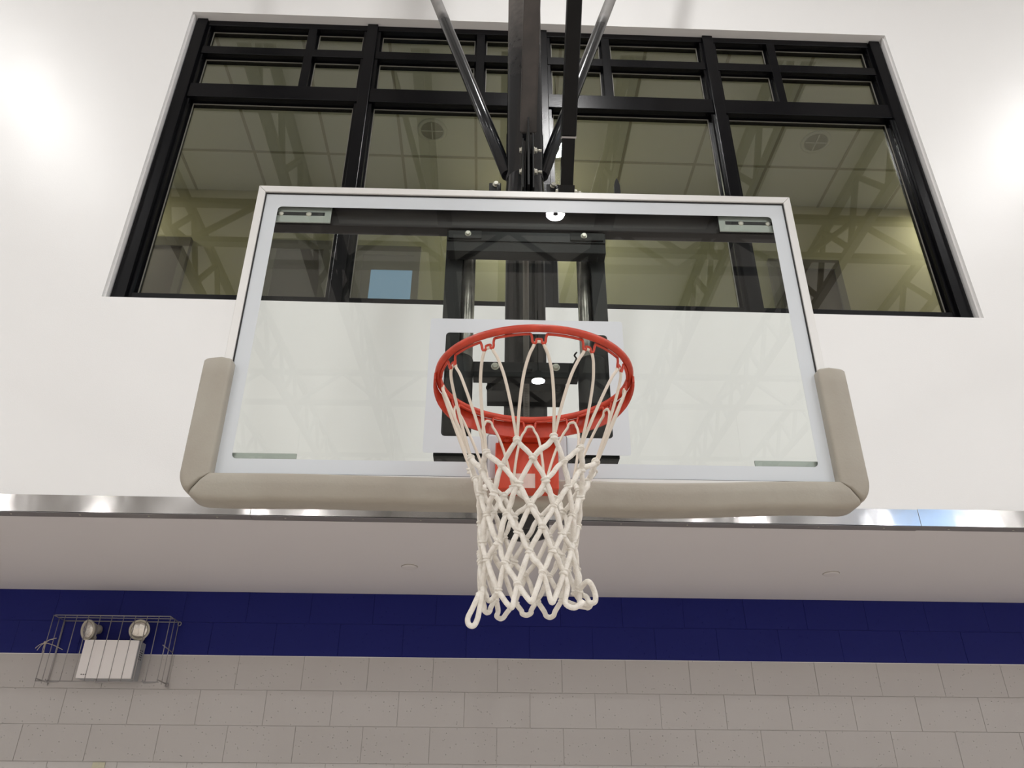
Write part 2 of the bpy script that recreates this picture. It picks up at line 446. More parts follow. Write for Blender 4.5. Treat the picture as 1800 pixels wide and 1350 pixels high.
# ------------------------------------------------------------------ corridor behind the window
CY0, CY1, CZ = YW2 + 0.001, 3.58, 7.28
struct(boxo('wall_corridor', -XW, XW, CY1, CY1 + 0.15, 4.40, 7.6, M['corr']))
cc = struct(boxo('ceiling_corridor', -XW, XW, CY0, CY1, CZ + 0.022, CZ + 0.10, M['grid']))
tme = None
for i in range(-10, 11):
    for j, (ya, yb_) in enumerate(((3.075, CY1 - 0.002), (2.42, 3.07), (1.91, 2.415))):
        x0 = 1.69 + i * 0.655
        if abs(x0) > 5.6: continue
        boxo('ceiling_tile', x0 + 0.011, x0 + 0.644, ya + 0.008, yb_ - 0.006, CZ, CZ + 0.018, M['tile'], cc)
bm = B()
for i in range(-10, 11):
    x0 = 1.69 + i * 0.655
    if abs(x0) < 5.9: bx(bm, x0 - 0.012, x0 + 0.012, CY0 + 0.01, CY1, CZ - 0.004, CZ - 0.001)
for y in (2.4175, 3.0725): bx(bm, -5.8, 5.8, y - 0.012, y + 0.012, CZ - 0.0035, CZ - 0.0005)
obj('tile_grid', bm, M['grid'], cc)
for x, lab in ((-0.65, 'round ceiling vent seen through the window left of the mast'),
               (2.68, 'round ceiling vent seen through the rightmost window bay')):
    y = 2.765
    t = empty('ceiling_vent', (x, y, CZ)); tag(t, lab, 'ceiling vent')
    bm = B(); lathe(bm, [(0.128, -0.001), (0.128, -0.006), (0.105, -0.014), (0.095, -0.006), (0.095, -0.001)], (x, y, CZ), n=40); obj('ring', bm, M['tile'], t)
    bm = B(); lathe(bm, [(0.095, -0.0045), (0.095, -0.0085)], (x, y, CZ), n=40); obj('grille', bm, M['ventm'], t)
    bm = B(); bx(bm, x - 0.092, x + 0.092, y - 0.005, y + 0.005, CZ - 0.013, CZ - 0.0086); bx(bm, x - 0.005, x + 0.005, y - 0.092, y + 0.092, CZ - 0.0135, CZ - 0.0088); obj('cross_bar', bm, M['tile'], t)

def corridor_door(name, x0, x1, ztop, label, pane=None, panel=M['door']):
    t = struct(empty(name, ((x0 + x1) / 2, CY1, 4.40)))
    t['label'] = label
    fw = 0.06
    bm = B()
    bx(bm, x0, x0 + fw, CY1 - 0.05, CY1 - 0.001, 4.401, ztop); bx(bm, x1 - fw, x1, CY1 - 0.05, CY1 - 0.001, 4.401, ztop)
    bx(bm, x0 + fw, x1 - fw, CY1 - 0.05, CY1 - 0.001, ztop - fw - 0.04, ztop)
    obj('door_frame', bm, M['doorfr'], t)
    boxo('door_leaf', x0 + fw + 0.002, x1 - fw - 0.002, CY1 - 0.035, CY1 - 0.003, 4.401, ztop - fw - 0.042, panel, t)
    if pane:
        boxo('door_pane', pane[0], pane[1], CY1 - 0.040, CY1 - 0.0355, pane[2], pane[3], M['sky'], t)
    return t
corridor_door('door_1', -3.42, -2.81, 6.67, 'brown door behind the left window bay')
corridor_door('door_2', -2.10, -1.56, 6.67, 'brown door behind the left mullion')
corridor_door('door_3', -1.325, -0.755, 6.63, 'door with a pale blue pane left of the mast', (-1.18, -0.803, 4.95, 6.365), M['doorfr'])
corridor_door('door_4', 2.40, 3.05, 6.60, 'brown door behind the right window bay')

# ------------------------------------------------------------------ gym ceiling: lamps and trusses (mirrored in the glass)
def make_lamp(x, y):
    t = empty('ceiling_lamp', (x, y, 9.0))
    tag(t, 'round black high-bay lamp with a white ring, hung high over the gym', 'lamp', 'high-bay lamps over the gym')
    bm = B(); lathe(bm, [(0.145, 0.005), (0.145, 0.05), (0.09, 0.10), (0.07, 0.20), (0.01, 0.21), (0.01, 1.6)], (x, y, 9.0), n=28); obj('housing', bm, M['lampb'], t)
    bm = B()
    a = [(x + 0.125 * math.cos(2 * PI * k / 28), y + 0.125 * math.sin(2 * PI * k / 28), 9.0) for k in range(28)]
    b = [(x + 0.035 * math.cos(2 * PI * k / 28), y + 0.035 * math.sin(2 * PI * k / 28), 9.0) for k in range(28)]
    va = [bm.verts.new(p) for p in a]; vb_ = [bm.verts.new(p) for p in b]
    for k in range(28): bm.faces.new((va[k], vb_[k], vb_[(k + 1) % 28], va[(k + 1) % 28]))
    o = obj('light_ring', bm, M['lamp'], t, recalc=False)
    return t
first = None
for x in (-11.1, -5.2, 0.62, 6.02, 11.4):
    for y in (-0.95, -6.4, -11.4, -16.5, -21.5):
        if first is None: first = make_lamp(x, y)
        else:
            c = first.copy(); COL.objects.link(c); c.location = (x, y, 9.0)
            for ch in first.children:
                d = ch.copy(); COL.objects.link(d); d.parent = c

def truss_bm(L, h=0.75, n=14):
    bm = B()
    for dz in (0, h): bar(bm, (-L / 2, 0, dz), (L / 2, 0, dz), 0.12, 0.10, (0, 1, 0))
    for i in range(n):
        x0 = -L / 2 + L * i / n; xm = x0 + L / n / 2; x1 = x0 + L / n
        bar(bm, (x0, 0, h), (xm, 0, 0), 0.07, 0.07, (0, 1, 0)); bar(bm, (xm, 0, 0), (x1, 0, h), 0.07, 0.07, (0, 1, 0))
    return bm
first = None
for y in (-3.6, -8.6, -13.9, -19.0):
    o = obj('roof_truss', truss_bm(2 * XW - 0.1), M['truss']) if first is None else first.copy()
    if first is not None: COL.objects.link(o)
    else: first = o
    o.location = (0, y, 9.66)
    tag(o, 'grey steel roof truss running across the gym ceiling', 'truss', 'cross trusses of the gym roof')
first = None
for x in (-8.6, -6.7, -4.8, -2.9, -1.0, 1.5, 3.4, 5.2, 7.1, 9.0):
    if first is None:
        bm = truss_bm(-YB + 0.9, 0.85, 20); bmesh.ops.rotate(bm, verts=bm.verts[:], cent=(0, 0, 0), matrix=Matrix.Rotation(PI / 2, 3, 'Z'))
        o = first = obj('roof_joist', bm, M['truss'])
    else:
        o = first.copy(); COL.objects.link(o)
    o.location = (x, YB / 2 + 0.6, 9.6)
    tag(o, 'grey steel open joist running lengthwise under the gym ceiling', 'joist', 'lengthwise joists of the gym roof')
# gym windows on the side walls, mirrored in the steel trim
gw = struct(empty('window_2', (XW, -17.0, 8.4)))
boxo('window_frame', XW - 0.05, XW - 0.001, -19.6, -14.6, 8.1, 10.4, M['alu'], gw)
for k in range(3):
    boxo('pane', XW - 0.06, XW - 0.051, -19.45 + k * 1.62, -18.0 + k * 1.62, 8.25, 10.25, M['skyg'], gw)

# ------------------------------------------------------------------ backboard
hoop = empty('basketball_hoop', (0, 0.2, 2.90))
tag(hoop, 'basketball hoop with glass backboard, taupe edge padding, orange rim and black mast', 'basketball hoop')
XO, XI, ZB0, ZB1 = 0.9165, 0.8915, 2.888, 3.967
bb = boxo('backboard', -XI, XI, 0.0005, 0.0105, 2.913, 3.940, M['boardglass'], hoop)
bb['label'] = 'clear glass backboard with white border and shooting square'
# mitred frame rails
def rail(p, q, r, s):
    """p,q outer ends, r,s inner ends (x,z) at the mitre"""
    bm = B(); Y0, Y1 = -0.010, 0.042
    pts = [p, q, s, r]
    f = [bm.verts.new((x, Y0, z)) for x, z in pts]; g = [bm.verts.new((x, Y1, z)) for x, z in pts]
    bm.faces.new(f); bm.faces.new(g[::-1])
    for k in range(4): bm.faces.new((f[k], g[k], g[(k + 1) % 4], f[(k + 1) % 4]))
    bmesh.ops.recalc_face_normals(bm, faces=bm.faces[:])
    bmesh.ops.bevel(bm, geom=[e for e in bm.edges if all(abs(v.co.y - Y0) < 1e-6 for v in e.verts)], offset=0.0012, segments=1, affect='EDGES')
    return obj('frame_rail', bm, M['alu'], bb)
e = 0.0004
rail((-XO + e, ZB1), (XO - e, ZB1), (-XI + e, 3.941), (XI - e, 3.941))
rail((-XO + e, ZB0), (XO - e, ZB0), (-XI + e, 2.912), (XI - e, 2.912))
rail((-XO, ZB0 + e), (-XO, ZB1 - e), (-XI - 0.0002, 2.912 + e), (-XI - 0.0002, 3.941 - e))
rail((XO, ZB0 + e), (XO, ZB1 - e), (XI + 0.0002, 2.912 + e), (XI + 0.0002, 3.941 - e))
bm = B(); rring(bm, -XI, XI, 2.9125, 3.9405, -XI + 0.0035, XI - 0.0035, 2.915, 3.937, -0.004, 0.0003, ri=0.001, seg=1)
obj('rubber_seal', bm, M['gasket'], bb)
bm = B(); rring(bm, -XI + 0.0035, XI - 0.0035, 2.915, 3.937, -0.8425, 0.8425, 2.961, 3.8845, -0.0006, 0.0001, ri=0.014)
obj('border_line', bm, M['border'], bb)
bm = B(); rring(bm, -0.3015, 0.3015, 2.988, 3.446, -0.2515, 0.2515, 3.041, 3.395, -0.0006, 0.0001, ro=0.008, ri=0.012)
obj('target_square', bm, M['border'], bb)
# slotted corner brackets
for sx in (-1, 1):
    for (z0, z1, up) in ((3.829, 3.93, 1), (2.90, 2.984, 0)):
        xa, xb = sx * 0.886, sx * 0.663
        br = boxo('corner_bracket', xa, xb, 0.012, 0.017, z0, z1, M['zinc'], bb, 0.001)
        if up:
            boxo('slot', sx * 0.855, sx * 0.685, 0.0112, 0.0119, 3.8575, 3.8715, M['slot'], bb)
            for x in (sx * 0.833, sx * 0.739):
                bm = B(); lathe(bm, [(0.0105, 0), (0.0095, 0.0035), (0.0045, 0.006)], (x, 0.0165, 3.8645), (0, -1, 0), 16)
                bmesh.ops.translate(bm, verts=bm.verts[:], vec=(0, -0.0052 + 0.003, 0)); obj('bolt', bm, M['bolt'], bb)

# ------------------------------------------------------------------ padding: one profile swept around the lower corners
PXI, PZI = 0.882, 2.906
def prof(umax, sh=1.0, shr=0.0):
    """section as list of (u outward, y); front face at -0.034, back at +0.05"""
    f, bk = -0.036 + shr, 0.052 - shr; u1 = umax - shr; r = 0.020
    pts = [(0.0 + shr, bk), (0.0 + shr, f + 0.010)]
    for k in range(1, 5):
        a = R(180 + 90 * k / 4); pts.append((0.010 + shr + 0.010 * math.cos(a), f + 0.010 + 0.010 * math.sin(a)))
    pts.append(((u1) * 0.40, f - 0.006))
    for k in range(0, 7):
        a = R(-90 + 90 * k / 6); pts.append((u1 - r + r * math.cos(a), f + r + r * math.sin(a)))
    for k in range(0, 4):
        a = R(90 * k / 3); pts.append((u1 - 0.012 + 0.012 * math.cos(a), bk - 0.012 + 0.012 * math.sin(a)))
    return pts
def sag(x):
    return -0.0105 * math.exp(-((x - 0.33) / 0.33) ** 2) - 0.0035 * math.exp(-((x + 0.25) / 0.3) ** 2) + 0.0012 * math.sin(9 * x + 1)
def side_pad(s):
    rings = []; Zt = 3.272
    def shrink(t): return 0.006 * max(0, 1 - t / 0.012) ** 2
    for z in (Zt, Zt - 0.003, Zt - 0.008, Zt - 0.05, Zt - 0.12, 3.08, 3.02, 2.96, 2.93, PZI):
        p = prof(0.088, shr=shrink((Zt - z) * 1.2))
        rings.append([(s * (PXI + u), y, z) for u, y in p])
    for a in (8, 16, 24, 32, 38, 42, 44.2):
        p = prof(0.088 - 0.006 * a / 44, shr=0.0075 * max(0, (a - 36) / 8.2) ** 2); ca, sa = math.cos(R(a)), math.sin(R(a))
        rings.append([(s * (PXI + u * ca), y, PZI - u * sa) for u, y in p])
    bm = B(); loft(bm, rings); return obj('side_pad', bm, M['pad'], pad)
rings = []
for a in (45.8, 48, 52, 58, 66, 74, 82):
    p = prof(0.079 + 0.003 * (90 - a) / 44, shr=0.0075 * max(0, (54 - a) / 8.2) ** 2); ca, sa = math.cos(R(a)), math.sin(R(a))
    rings.append([(-(PXI + u * ca), y, PZI - u * sa) for u, y in p])
N = 44
for i in range(N + 1):
    x = -PXI + 2 * PXI * i / N; w = min(1, (PXI - abs(x)) / 0.12)
    rings.append([(x, y, PZI - u * (1 + 0.03 * math.sin(x * 5.3) * w) + sag(x) * w) for u, y in prof(0.079)])
for a in (82, 74, 66, 58, 52, 48, 45.8):
    p = prof(0.079 + 0.003 * (90 - a) / 44, shr=0.0075 * max(0, (54 - a) / 8.2) ** 2); ca, sa = math.cos(R(a)), math.sin(R(a))
    rings.append([((PXI + u * ca), y, PZI - u * sa) for u, y in p])
bm = B(); loft(bm, rings); pad = obj('edge_padding', bm, M['pad'], hoop)
side_pad(-1); side_pad(1)

# ------------------------------------------------------------------ support mast and lift frame
MX, MY, MR = 0.012, 0.38, 0.076
bm = B()   # hollow pipe
lathe(bm, [(MR - 0.008, 3.6), (MR - 0.008, 0), (MR - 0.006, -0.002), (MR, -0.002), (MR, 6.6)], (MX, MY, 2.868), n=48, caps=False)
ms = obj('mast', bm, M['mast'], hoop)
ms['label'] = 'thick black steel pipe mast, dusty towards the top'
bm = B(); lathe(bm, [(0.0, 0), (MR - 0.009, 0.0)], (MX, MY, 3.1), n=48, caps=False); obj('end_cap', bm, M['gasket'], ms)
bm = B(); lathe(bm, [(MR + 0.0005, 0.20), (MR + 0.004, 0.14), (MR + 0.014, 0.04), (MR + 0.022, 0.006), (MR + 0.022, 0)], (MX, MY, 4.166), n=40, caps=False); obj('flared_collar', bm, M['mast'], ms)
boxo('flange_plate', -0.118, 0.145, 0.235, 0.50, 4.150, 4.165, M['blk'], ms, 0.002)
for x in (-0.105, 0.118):
    boxo('flange_tab', x - 0.028, x + 0.018, 0.238, 0.246, 4.166, 4.228, M['blkr'], ms, 0.001)
    bm = B(); hexbolt(bm, (x - 0.001, 0.237, 4.218), (0, -1, 0), 0.0105, 0.010); obj('bolt', bm, M['bolt'], ms)
    bm = B(); lathe(bm, [(0.0085, 0), (0.0085, 0.062), (0.007, 0.064)], (x + 0.010, 0.226, 4.140), n=14); obj('stud', bm, M['blkr'], ms)
# side braces
for s in (-1, 1):
    bm = B()
    p0 = Vector((MX + s * 0.070, 0.38, 4.40)); p1 = Vector((MX + s * 0.070 + s * 0.3685 * (1.39 / 1.31), 0.60, 5.83))
    d = p1 - p0
    tube(bm, [p0, p0 + d * 0.3, p0 + d * 2.6], 0.0275, 20)
    obj('side_brace', bm, M['brace'], ms)
    bm = B()
    bx(bm, MX + s * 0.0755, MX + s * 0.0785, 0.375, 0.385, 4.37, 4.63); obj('brace_weld', bm, M['blkr'], ms)
# slanted tube in front of the mast with its clevis
bm = B(); p0 = Vector((0.020, 0.25, 4.508)); d = Vector((0.002, -0.30, 0.345)).normalized()
bar(bm, p0, p0 + d * 5.6, 0.066, 0.05); bmesh.ops.bevel(bm, geom=bm.edges[:], offset=0.004, segments=2, affect='EDGES')
obj('front_brace', bm, M['olive'], ms)
bm = B(); bar(bm, p0 + d * 0.001 + Vector((0, 0, 0)), p0 - d * 0.003, 0.052, 0.038); obj('brace_opening', bm, M['gasket'], ms)
boxo('clevis_plate', 0.014, 0.022, 0.175, 0.30, 4.167, 4.52, M['blkr'], ms, 0.001)
boxo('clevis_plate', -0.006, 0.000, 0.19, 0.30, 4.167, 4.42, M['blkr'], ms, 0.001)
boxo('clevis_plate', 0.034, 0.040, 0.19, 0.30, 4.167, 4.45, M['blkr'], ms, 0.001)
for z in (4.268, 4.380):
    bm = B(); hexbolt(bm, (0.0405, 0.215, z), (1, 0, 0), 0.011, 0.010, 0.018); obj('bolt', bm, M['bolt'], ms)
    bm = B(); hexbolt(bm, (-0.0065, 0.215, z), (-1, 0, 0), 0.010, 0.007); obj('bolt', bm, M['bolt'], ms)
# black square tube on the right, telescoping
p0 = Vector((0.161, 0.20, 4.150)); p1 = Vector((0.165, -0.25, 4.655)); d = (p1 - p0).normalized()
bm = B(); bar(bm, p0, p0 + d * 0.30, 0.047, 0.047); bmesh.ops.bevel(bm, geom=bm.edges[:], offset=0.002, segments=1, affect='EDGES'); obj('inner_tube', bm, M['blk'], ms)
bm = B(); bar(bm, p0 + d * 0.205, p0 + d * 6.2, 0.054, 0.054); bmesh.ops.bevel(bm, geom=bm.edges[:], offset=0.003, segments=1, affect='EDGES'); obj('outer_tube', bm, M['blk'], ms)
bm = B(); bar(bm, p0 + d * 0.198, p0 + d * 0.2045, 0.0545, 0.0545); obj('tube_lip', bm, M['wire'], ms)
bm = B(); bar(bm, p0 - d * 0.03, p0 + d * 0.03, 0.058, 0.058); obj('tube_socket', bm, M['blkr'], ms)
bm = B(); hexbolt(bm, (0.191, 0.205, 4.160), (1, 0, 0), 0.010, 0.010, 0.014); obj('bolt', bm, M['bolt'], ms)
bm = B(); hexbolt(bm, (0.131, 0.205, 4.160), (-1, 0, 0), 0.010, 0.007); obj('bolt', bm, M['bolt'], ms)
# thin rod with a pointed paddle
bm = B(); tube(bm, [(0.19, 0.2, 4.150), (0.358, 0.2, 4.150)], 0.0035, 10); obj('lever_rod', bm, M['blk'], ms)
bm = B()
loft(bm, [[(0.357 + w * cx, 0.2 + 0.004 * cy, z) for cx, cy in ((-1, -1), (1, -1), (1, 1), (-1, 1))] for z, w in ((4.142, 0.011), (4.165, 0.012), (4.19, 0.0115), (4.212, 0.007), (4.226, 0.001))], smooth=False)
obj('lever_paddle', bm, M['blk'], ms)

bm = B()
for s in (-1, 1):
    bx(bm, s * (0.2235 if s > 0 else 0.214), s * 0.272, 0.079, 0.155, 2.985, 4.03, 0.002)
bx(bm, -0.272, 0.270, 0.014, 0.075, 2.984, 3.004, 0.001)
lf = obj('lift_frame', bm, M['blkr'], hoop)
lf['label'] = 'black steel height-adjusting frame behind the glass'
boxo('cross_channel', -0.878, 0.878, 0.030, 0.078, 3.832, 3.931, M['brn'], lf, 0.004)
for s in (-1, 1):
    bm = B(); tube(bm, [(s * 0.197 + 0.004, 0.115, 2.99), (s * 0.197 + 0.004, 0.115, 4.06)], 0.0225, 20); obj('guide_tube', bm, M['worn'], lf)
    bm = B(); lathe(bm, [(0.046, 0), (0.046, 0.358), (0.044, 0.366), (0.038, 0.370)], (s * 0.213, 0.100, 2.99), n=28); obj('sleeve', bm, M['blkr'], lf)
    boxo('rubber_pad', s * 0.150, s * 0.262, 0.0195, 0.0245, 3.783, 3.814, M['gasket'], lf, 0.001)
    bm = B(); hexbolt(bm, (s * 0.1965, 0.0193, 3.800), (0, -1, 0), 0.0085, 0.0065); obj('bolt', bm, M['bolt'], lf)
    bm = B(); hexbolt(bm, (0.001 + s * 0.098, 0.1195, 3.343), (0, -1, 0), 0.0105, 0.008); obj('bolt', bm, M['bolt'], lf)
    bm = B(); hexbolt(bm, (-0.002 + s * 0.113, 0.192, 3.303), (0, -1, 0), 0.009, 0.007); obj('bolt', bm, M['blkr'], lf)
boxo('top_angle', -0.268, 0.270, 0.025, 0.029, 3.776, 3.816, M['blk'], lf, 0.001)
boxo('top_angle', -0.268, 0.270, 0.0295, 0.078, 3.736, 3.782, M['blkr'], lf, 0.002)
boxo('cross_bar', -0.168, 0.172, 0.120, 0.165, 3.306, 3.362, M['blk'], lf, 0.002)
boxo('mast_bracket', -0.123, 0.137, 0.195, 0.31, 3.294, 3.352, M['blk'], lf, 0.002)
boxo('screw_nut', -0.012, 0.022, 0.104, 0.119, 3.328, 3.352, M['blkr'], lf, 0.001)
bm = B(); pr = []
z = 0.0
while z < 1.05:
    pr += [(0.0110, z), (0.0065, z + 0.003)]; z += 0.006
lathe(bm, pr, (0.006, 0.183, 2.93), n=10, smooth=False); obj('lift_screw', bm, M['thread'], lf)
# broken cable clip beside the right sleeve
bm = B(); tube(bm, spline([(0.166, 0.10, 3.39), (0.158, 0.095, 3.375), (0.163, 0.09, 3.36), (0.156, 0.095, 3.345), (0.16, 0.1, 3.335)]), 0.003, 6); obj('wire_tail', bm, M['gasket'], lf)

# ------------------------------------------------------------------ rim
RC = Vector((0.0, -0.381, 3.028)); RR_ = 0.2366
bm = B(); tube(bm, [RC + Vector((RR_ * math.cos(2 * PI * k / 96), RR_ * math.sin(2 * PI * k / 96), 0)) for k in range(96)], 0.0088, 14, closed=True, up=(0, 0, 1))
rim = obj('rim', bm, M['orange'], hoop)
rim['label'] = 'orange steel rim ring with net hooks'
# curved brace band under the back half of the ring
bm = B(); rings = []
for k in range(49):
    a = R(-8 + 196 * k / 48); t = min(k, 48 - k) / 48
    h = 0.016 + 0.027 * min(1, t * 5.0); r0 = 0.2415 + 0.0035 * min(1, t * 8)
    zt = RC.z - 0.006
    rings.append([(r * math.cos(a), RC.y + r * math.sin(a), zz) for r, zz in ((r0, zt), (r0 + 0.005, zt), (r0 + 0.005, zt - h), (r0, zt - h))])
loft(bm, rings, smooth=False); obj('brace_band', bm, M['orange'], rim)
# neck and mounting box
boxo('neck_plate', -0.084, 0.078, -0.132, -0.012, 2.984, 3.010, M['orange'], rim, 0.004)
boxo('mounting_box', -0.092, 0.082, -0.092, -0.012, 2.848, 2.983, M['orange2'], rim, 0.003)
boxo('backing_plate', -0.116, 0.1155, -0.0130, -0.0012, 2.878, 3.046, M['plate'], rim, 0.009)
boxo('sticker', -0.042, 0.017, -0.0932, -0.0921, 2.850, 2.891, M['sticker'], rim)
for x in (-0.06, 0.05):
    bm = B(); lathe(bm, [(0.009, 0), (0.009, 0.006), (0.005, 0.010)], (x, -0.115, 2.984), (0, 0, -1), 6, smooth=False); obj('bolt', bm, M['orange'], rim)
WR = 0.2290; WZ = RC.z - 0.0100
hook_ang = [-90 + 30 * k for k in range(12)]          # world angle of each hook; -90 points at the viewer
def rp(a, r, z, dt=0.0):
    a = R(a); return Vector((RC.x + r * math.cos(a) - dt * math.sin(a), RC.y + r * math.sin(a) + dt * math.cos(a), z))
bm = B()
for k in range(12):
    a0 = hook_ang[k]; st = math.degrees(0.0185 / WR)
    pts = [rp(a0 + st + (30 - 2 * st) * i / 8, WR, WZ) for i in range(9)]
    tube(bm, pts, 0.0032, 8, up=(0, 0, 1))
obj('net_wire', bm, M['orange'], rim)
for a0 in hook_ang:
    hk = [(-0.0185, 0, 0), (-0.0155, -0.001, -0.009), (-0.0145, -0.003, -0.018), (-0.0105, -0.004, -0.0235), (-0.0065, -0.004, -0.019), (-0.0060, -0.004, -0.0125),
          (-0.002, -0.004, -0.0115), (0.002, -0.004, -0.0115), (0.0060, -0.004, -0.0125), (0.0065, -0.004, -0.019), (0.0105, -0.004, -0.0235), (0.0145, -0.003, -0.018), (0.0155, -0.001, -0.009), (0.0185, 0, 0)]
    bm = B(); tube(bm, spline([rp(a0, WR + dr, WZ + dz, dt) for dt, dr, dz in hk], 3), 0.0030, 8)
    obj('net_hook', bm, M['orange'], rim)

# ------------------------------------------------------------------ net
net = empty('basketball_net', (RC.x, RC.y, RC.z - 0.03))
tag(net, 'white braided cord net hanging from the orange rim, ragged at the bottom', 'net')
rowr = {1: 0.150, 2: 0.131, 3: 0.117, 4: 0.109, 5: 0.106, 6: 0.107, 7: 0.108, 8: 0.112}
rowz = {1: 2.794, 2: 2.757, 3: 2.707, 4: 2.657, 5: 2.603, 6: 2.560, 7: 2.508, 8: 2.462}
axx = {1: -0.004, 2: -0.007, 3: -0.011, 4: -0.014, 5: -0.016, 6: -0.014, 7: -0.015, 8: -0.015}
over = {1: {-45: (-0.112, 2.782), -15: (-0.046, 2.796), 15: (0.035, 2.806), 45: (0.097, 2.798)},
        2: {-30: (-0.078, 2.751), 0: (-0.010, 2.761), 30: (0.058, 2.763)},
        3: {-45: (-0.094, 2.695), -15: (-0.041, 2.706), 15: (0.017, 2.716), 45: (0.069, 2.714)},
        4: {-30: (-0.066, 2.647), 0: (-0.016, 2.660), 30: (0.036, 2.666), 60: (0.079, 2.658)},
        5: {-45: (-0.083, 2.586), -15: (-0.041, 2.606), 15: (0.009, 2.615)},
        6: {-30: (-0.068, 2.542), 0: (-0.018, 2.562), 30: (0.031, 2.567), 60: (0.074, 2.584)},
        7: {-45: (-0.081, 2.486), -15: (-0.042, 2.495), 15: (0.009, 2.518), 45: (0.056, 2.525)}}
K = {}
for r in range(1, 8):
    for k in range(12):
        ph = 30 * k + (15 if r % 2 else 0); ph = ph if ph <= 180 else ph - 360
        jit = 0.4 + 0.09 * r
        pa = R(ph + random.uniform(-3, 3) * jit); rr = rowr[r] + random.uniform(-0.006, 0.006) * jit
        x = axx[r] + rr * math.sin(pa); y = RC.y - rr * math.cos(pa); z = rowz[r] + random.uniform(-0.010, 0.010) * jit
        if ph in over.get(r, {}): x, z = over[r][ph]
        K[(r, ph)] = Vector((x, y, z))
def nph(a):
    a = (a + 180) % 360 - 180
    return 180 if a == -180 else a
def out_dir(p):
    v = Vector((p.x + 0.012, p.y - RC.y, 0)); return v.normalized()
CR = 0.0057
kbm = B()
for (zz, rr, tilt) in ((0.0035, 0.0078, 0.25), (-0.0035, 0.0080, -0.2)):
    b2 = B(); tube(b2, [(rr * math.cos(2 * PI * i / 12), rr * 0.9 * math.sin(2 * PI * i / 12), zz + tilt * 0.004 * math.cos(2 * PI * i / 12)) for i in range(12)], 0.0030, 6, closed=True, up=(0, 0, 1)); merge(kbm, b2)
b2 = B(); bmesh.ops.create_icosphere(b2, subdivisions=2, radius=0.0088, matrix=Matrix.Diagonal((1, 0.9, 1.05, 1)))
for f in b2.faces: f.smooth = True
merge(kbm, b2)
bmesh.ops.recalc_face_normals(kbm, faces=kbm.faces[:])
kme = bpy.data.meshes.new('knot'); kbm.to_mesh(kme); kbm.free(); kme.materials.append(M['cord'])
for key, p in K.items():
    o = bpy.data.objects.new('knot', kme); COL.objects.link(o); o.parent = net
    o.location = p - net.location
    o.rotation_euler = (random.uniform(-0.5, 0.5), random.uniform(-0.4, 0.4), random.uniform(0, 6)); s_ = random.uniform(0.88, 1.05); o.scale = (s_, s_, s_)
# upper loops
for k in range(12):
    ph = nph(30 * k); a_hook = ph - 90
    kl, kr = K[(1, nph(ph - 15))], K[(1, nph(ph + 15))]
    def hp(dt, dz, dr=0): return rp(a_hook, WR - 0.006 + dr, WZ + dz, dt)
    dl = (kl - hp(-0.013, -0.03)); dr_ = (kr - hp(0.013, -0.03))
    t0 = rp(a_hook, 1, 0, 1) - rp(a_hook, 1, 0, 0)      # tangential unit
    w = random.uniform(0.8, 1.25)
    L = hp(-0.014, -0.030); Rr = hp(0.014, -0.030)
    pts = [kl, L + dl * 0.62 - t0 * 0.006 * w, L + dl * 0.30 - t0 * 0.008 * w, L + dl * 0.10 - t0 * 0.005, L + t0 * 0.001, hp(-0.0085, -0.0195), hp(0, -0.0165), hp(0.0085, -0.0195), Rr - t0 * 0.001,
           Rr + dr_ * 0.10 + t0 * 0.005, Rr + dr_ * 0.30 + t0 * 0.008 * w, Rr + dr_ * 0.62 + t0 * 0.006 * w, kr]
    bm = B(); tube(bm, spline(pts, 5), 0.0036, 8); obj('upper_loop', bm, M['thin'], net)
# diamond mesh
def cord(p, q, bow=0.0, r=CR):
    d = q - p; o = out_dir((p + q) / 2)
    side = Vector((random.uniform(-1, 1), random.uniform(-1, 1), random.uniform(-1, 1))) * 0.0022
    m1 = p + d * 0.33 + o * bow + side; m2 = p + d * 0.66 + o * bow - side * 0.6
    bm = B(); pts = spline([p, m1, m2, q], 4)
    tube(bm, pts, r, 9, rf=lambda t: 0.86 + 0.2 * math.sin(PI * min(1, max(0, t))) ** 0.5)
    obj('cord', bm, M['cord'], net)
for r in range(1, 7):
    for k in range(12):
        ph = nph(30 * k + (15 if r % 2 else 0))
        for s in (-15, 15):
            cord(K[(r, ph)], K[(r + 1, nph(ph + s))], 0.002, CR * random.uniform(0.92, 1.08))
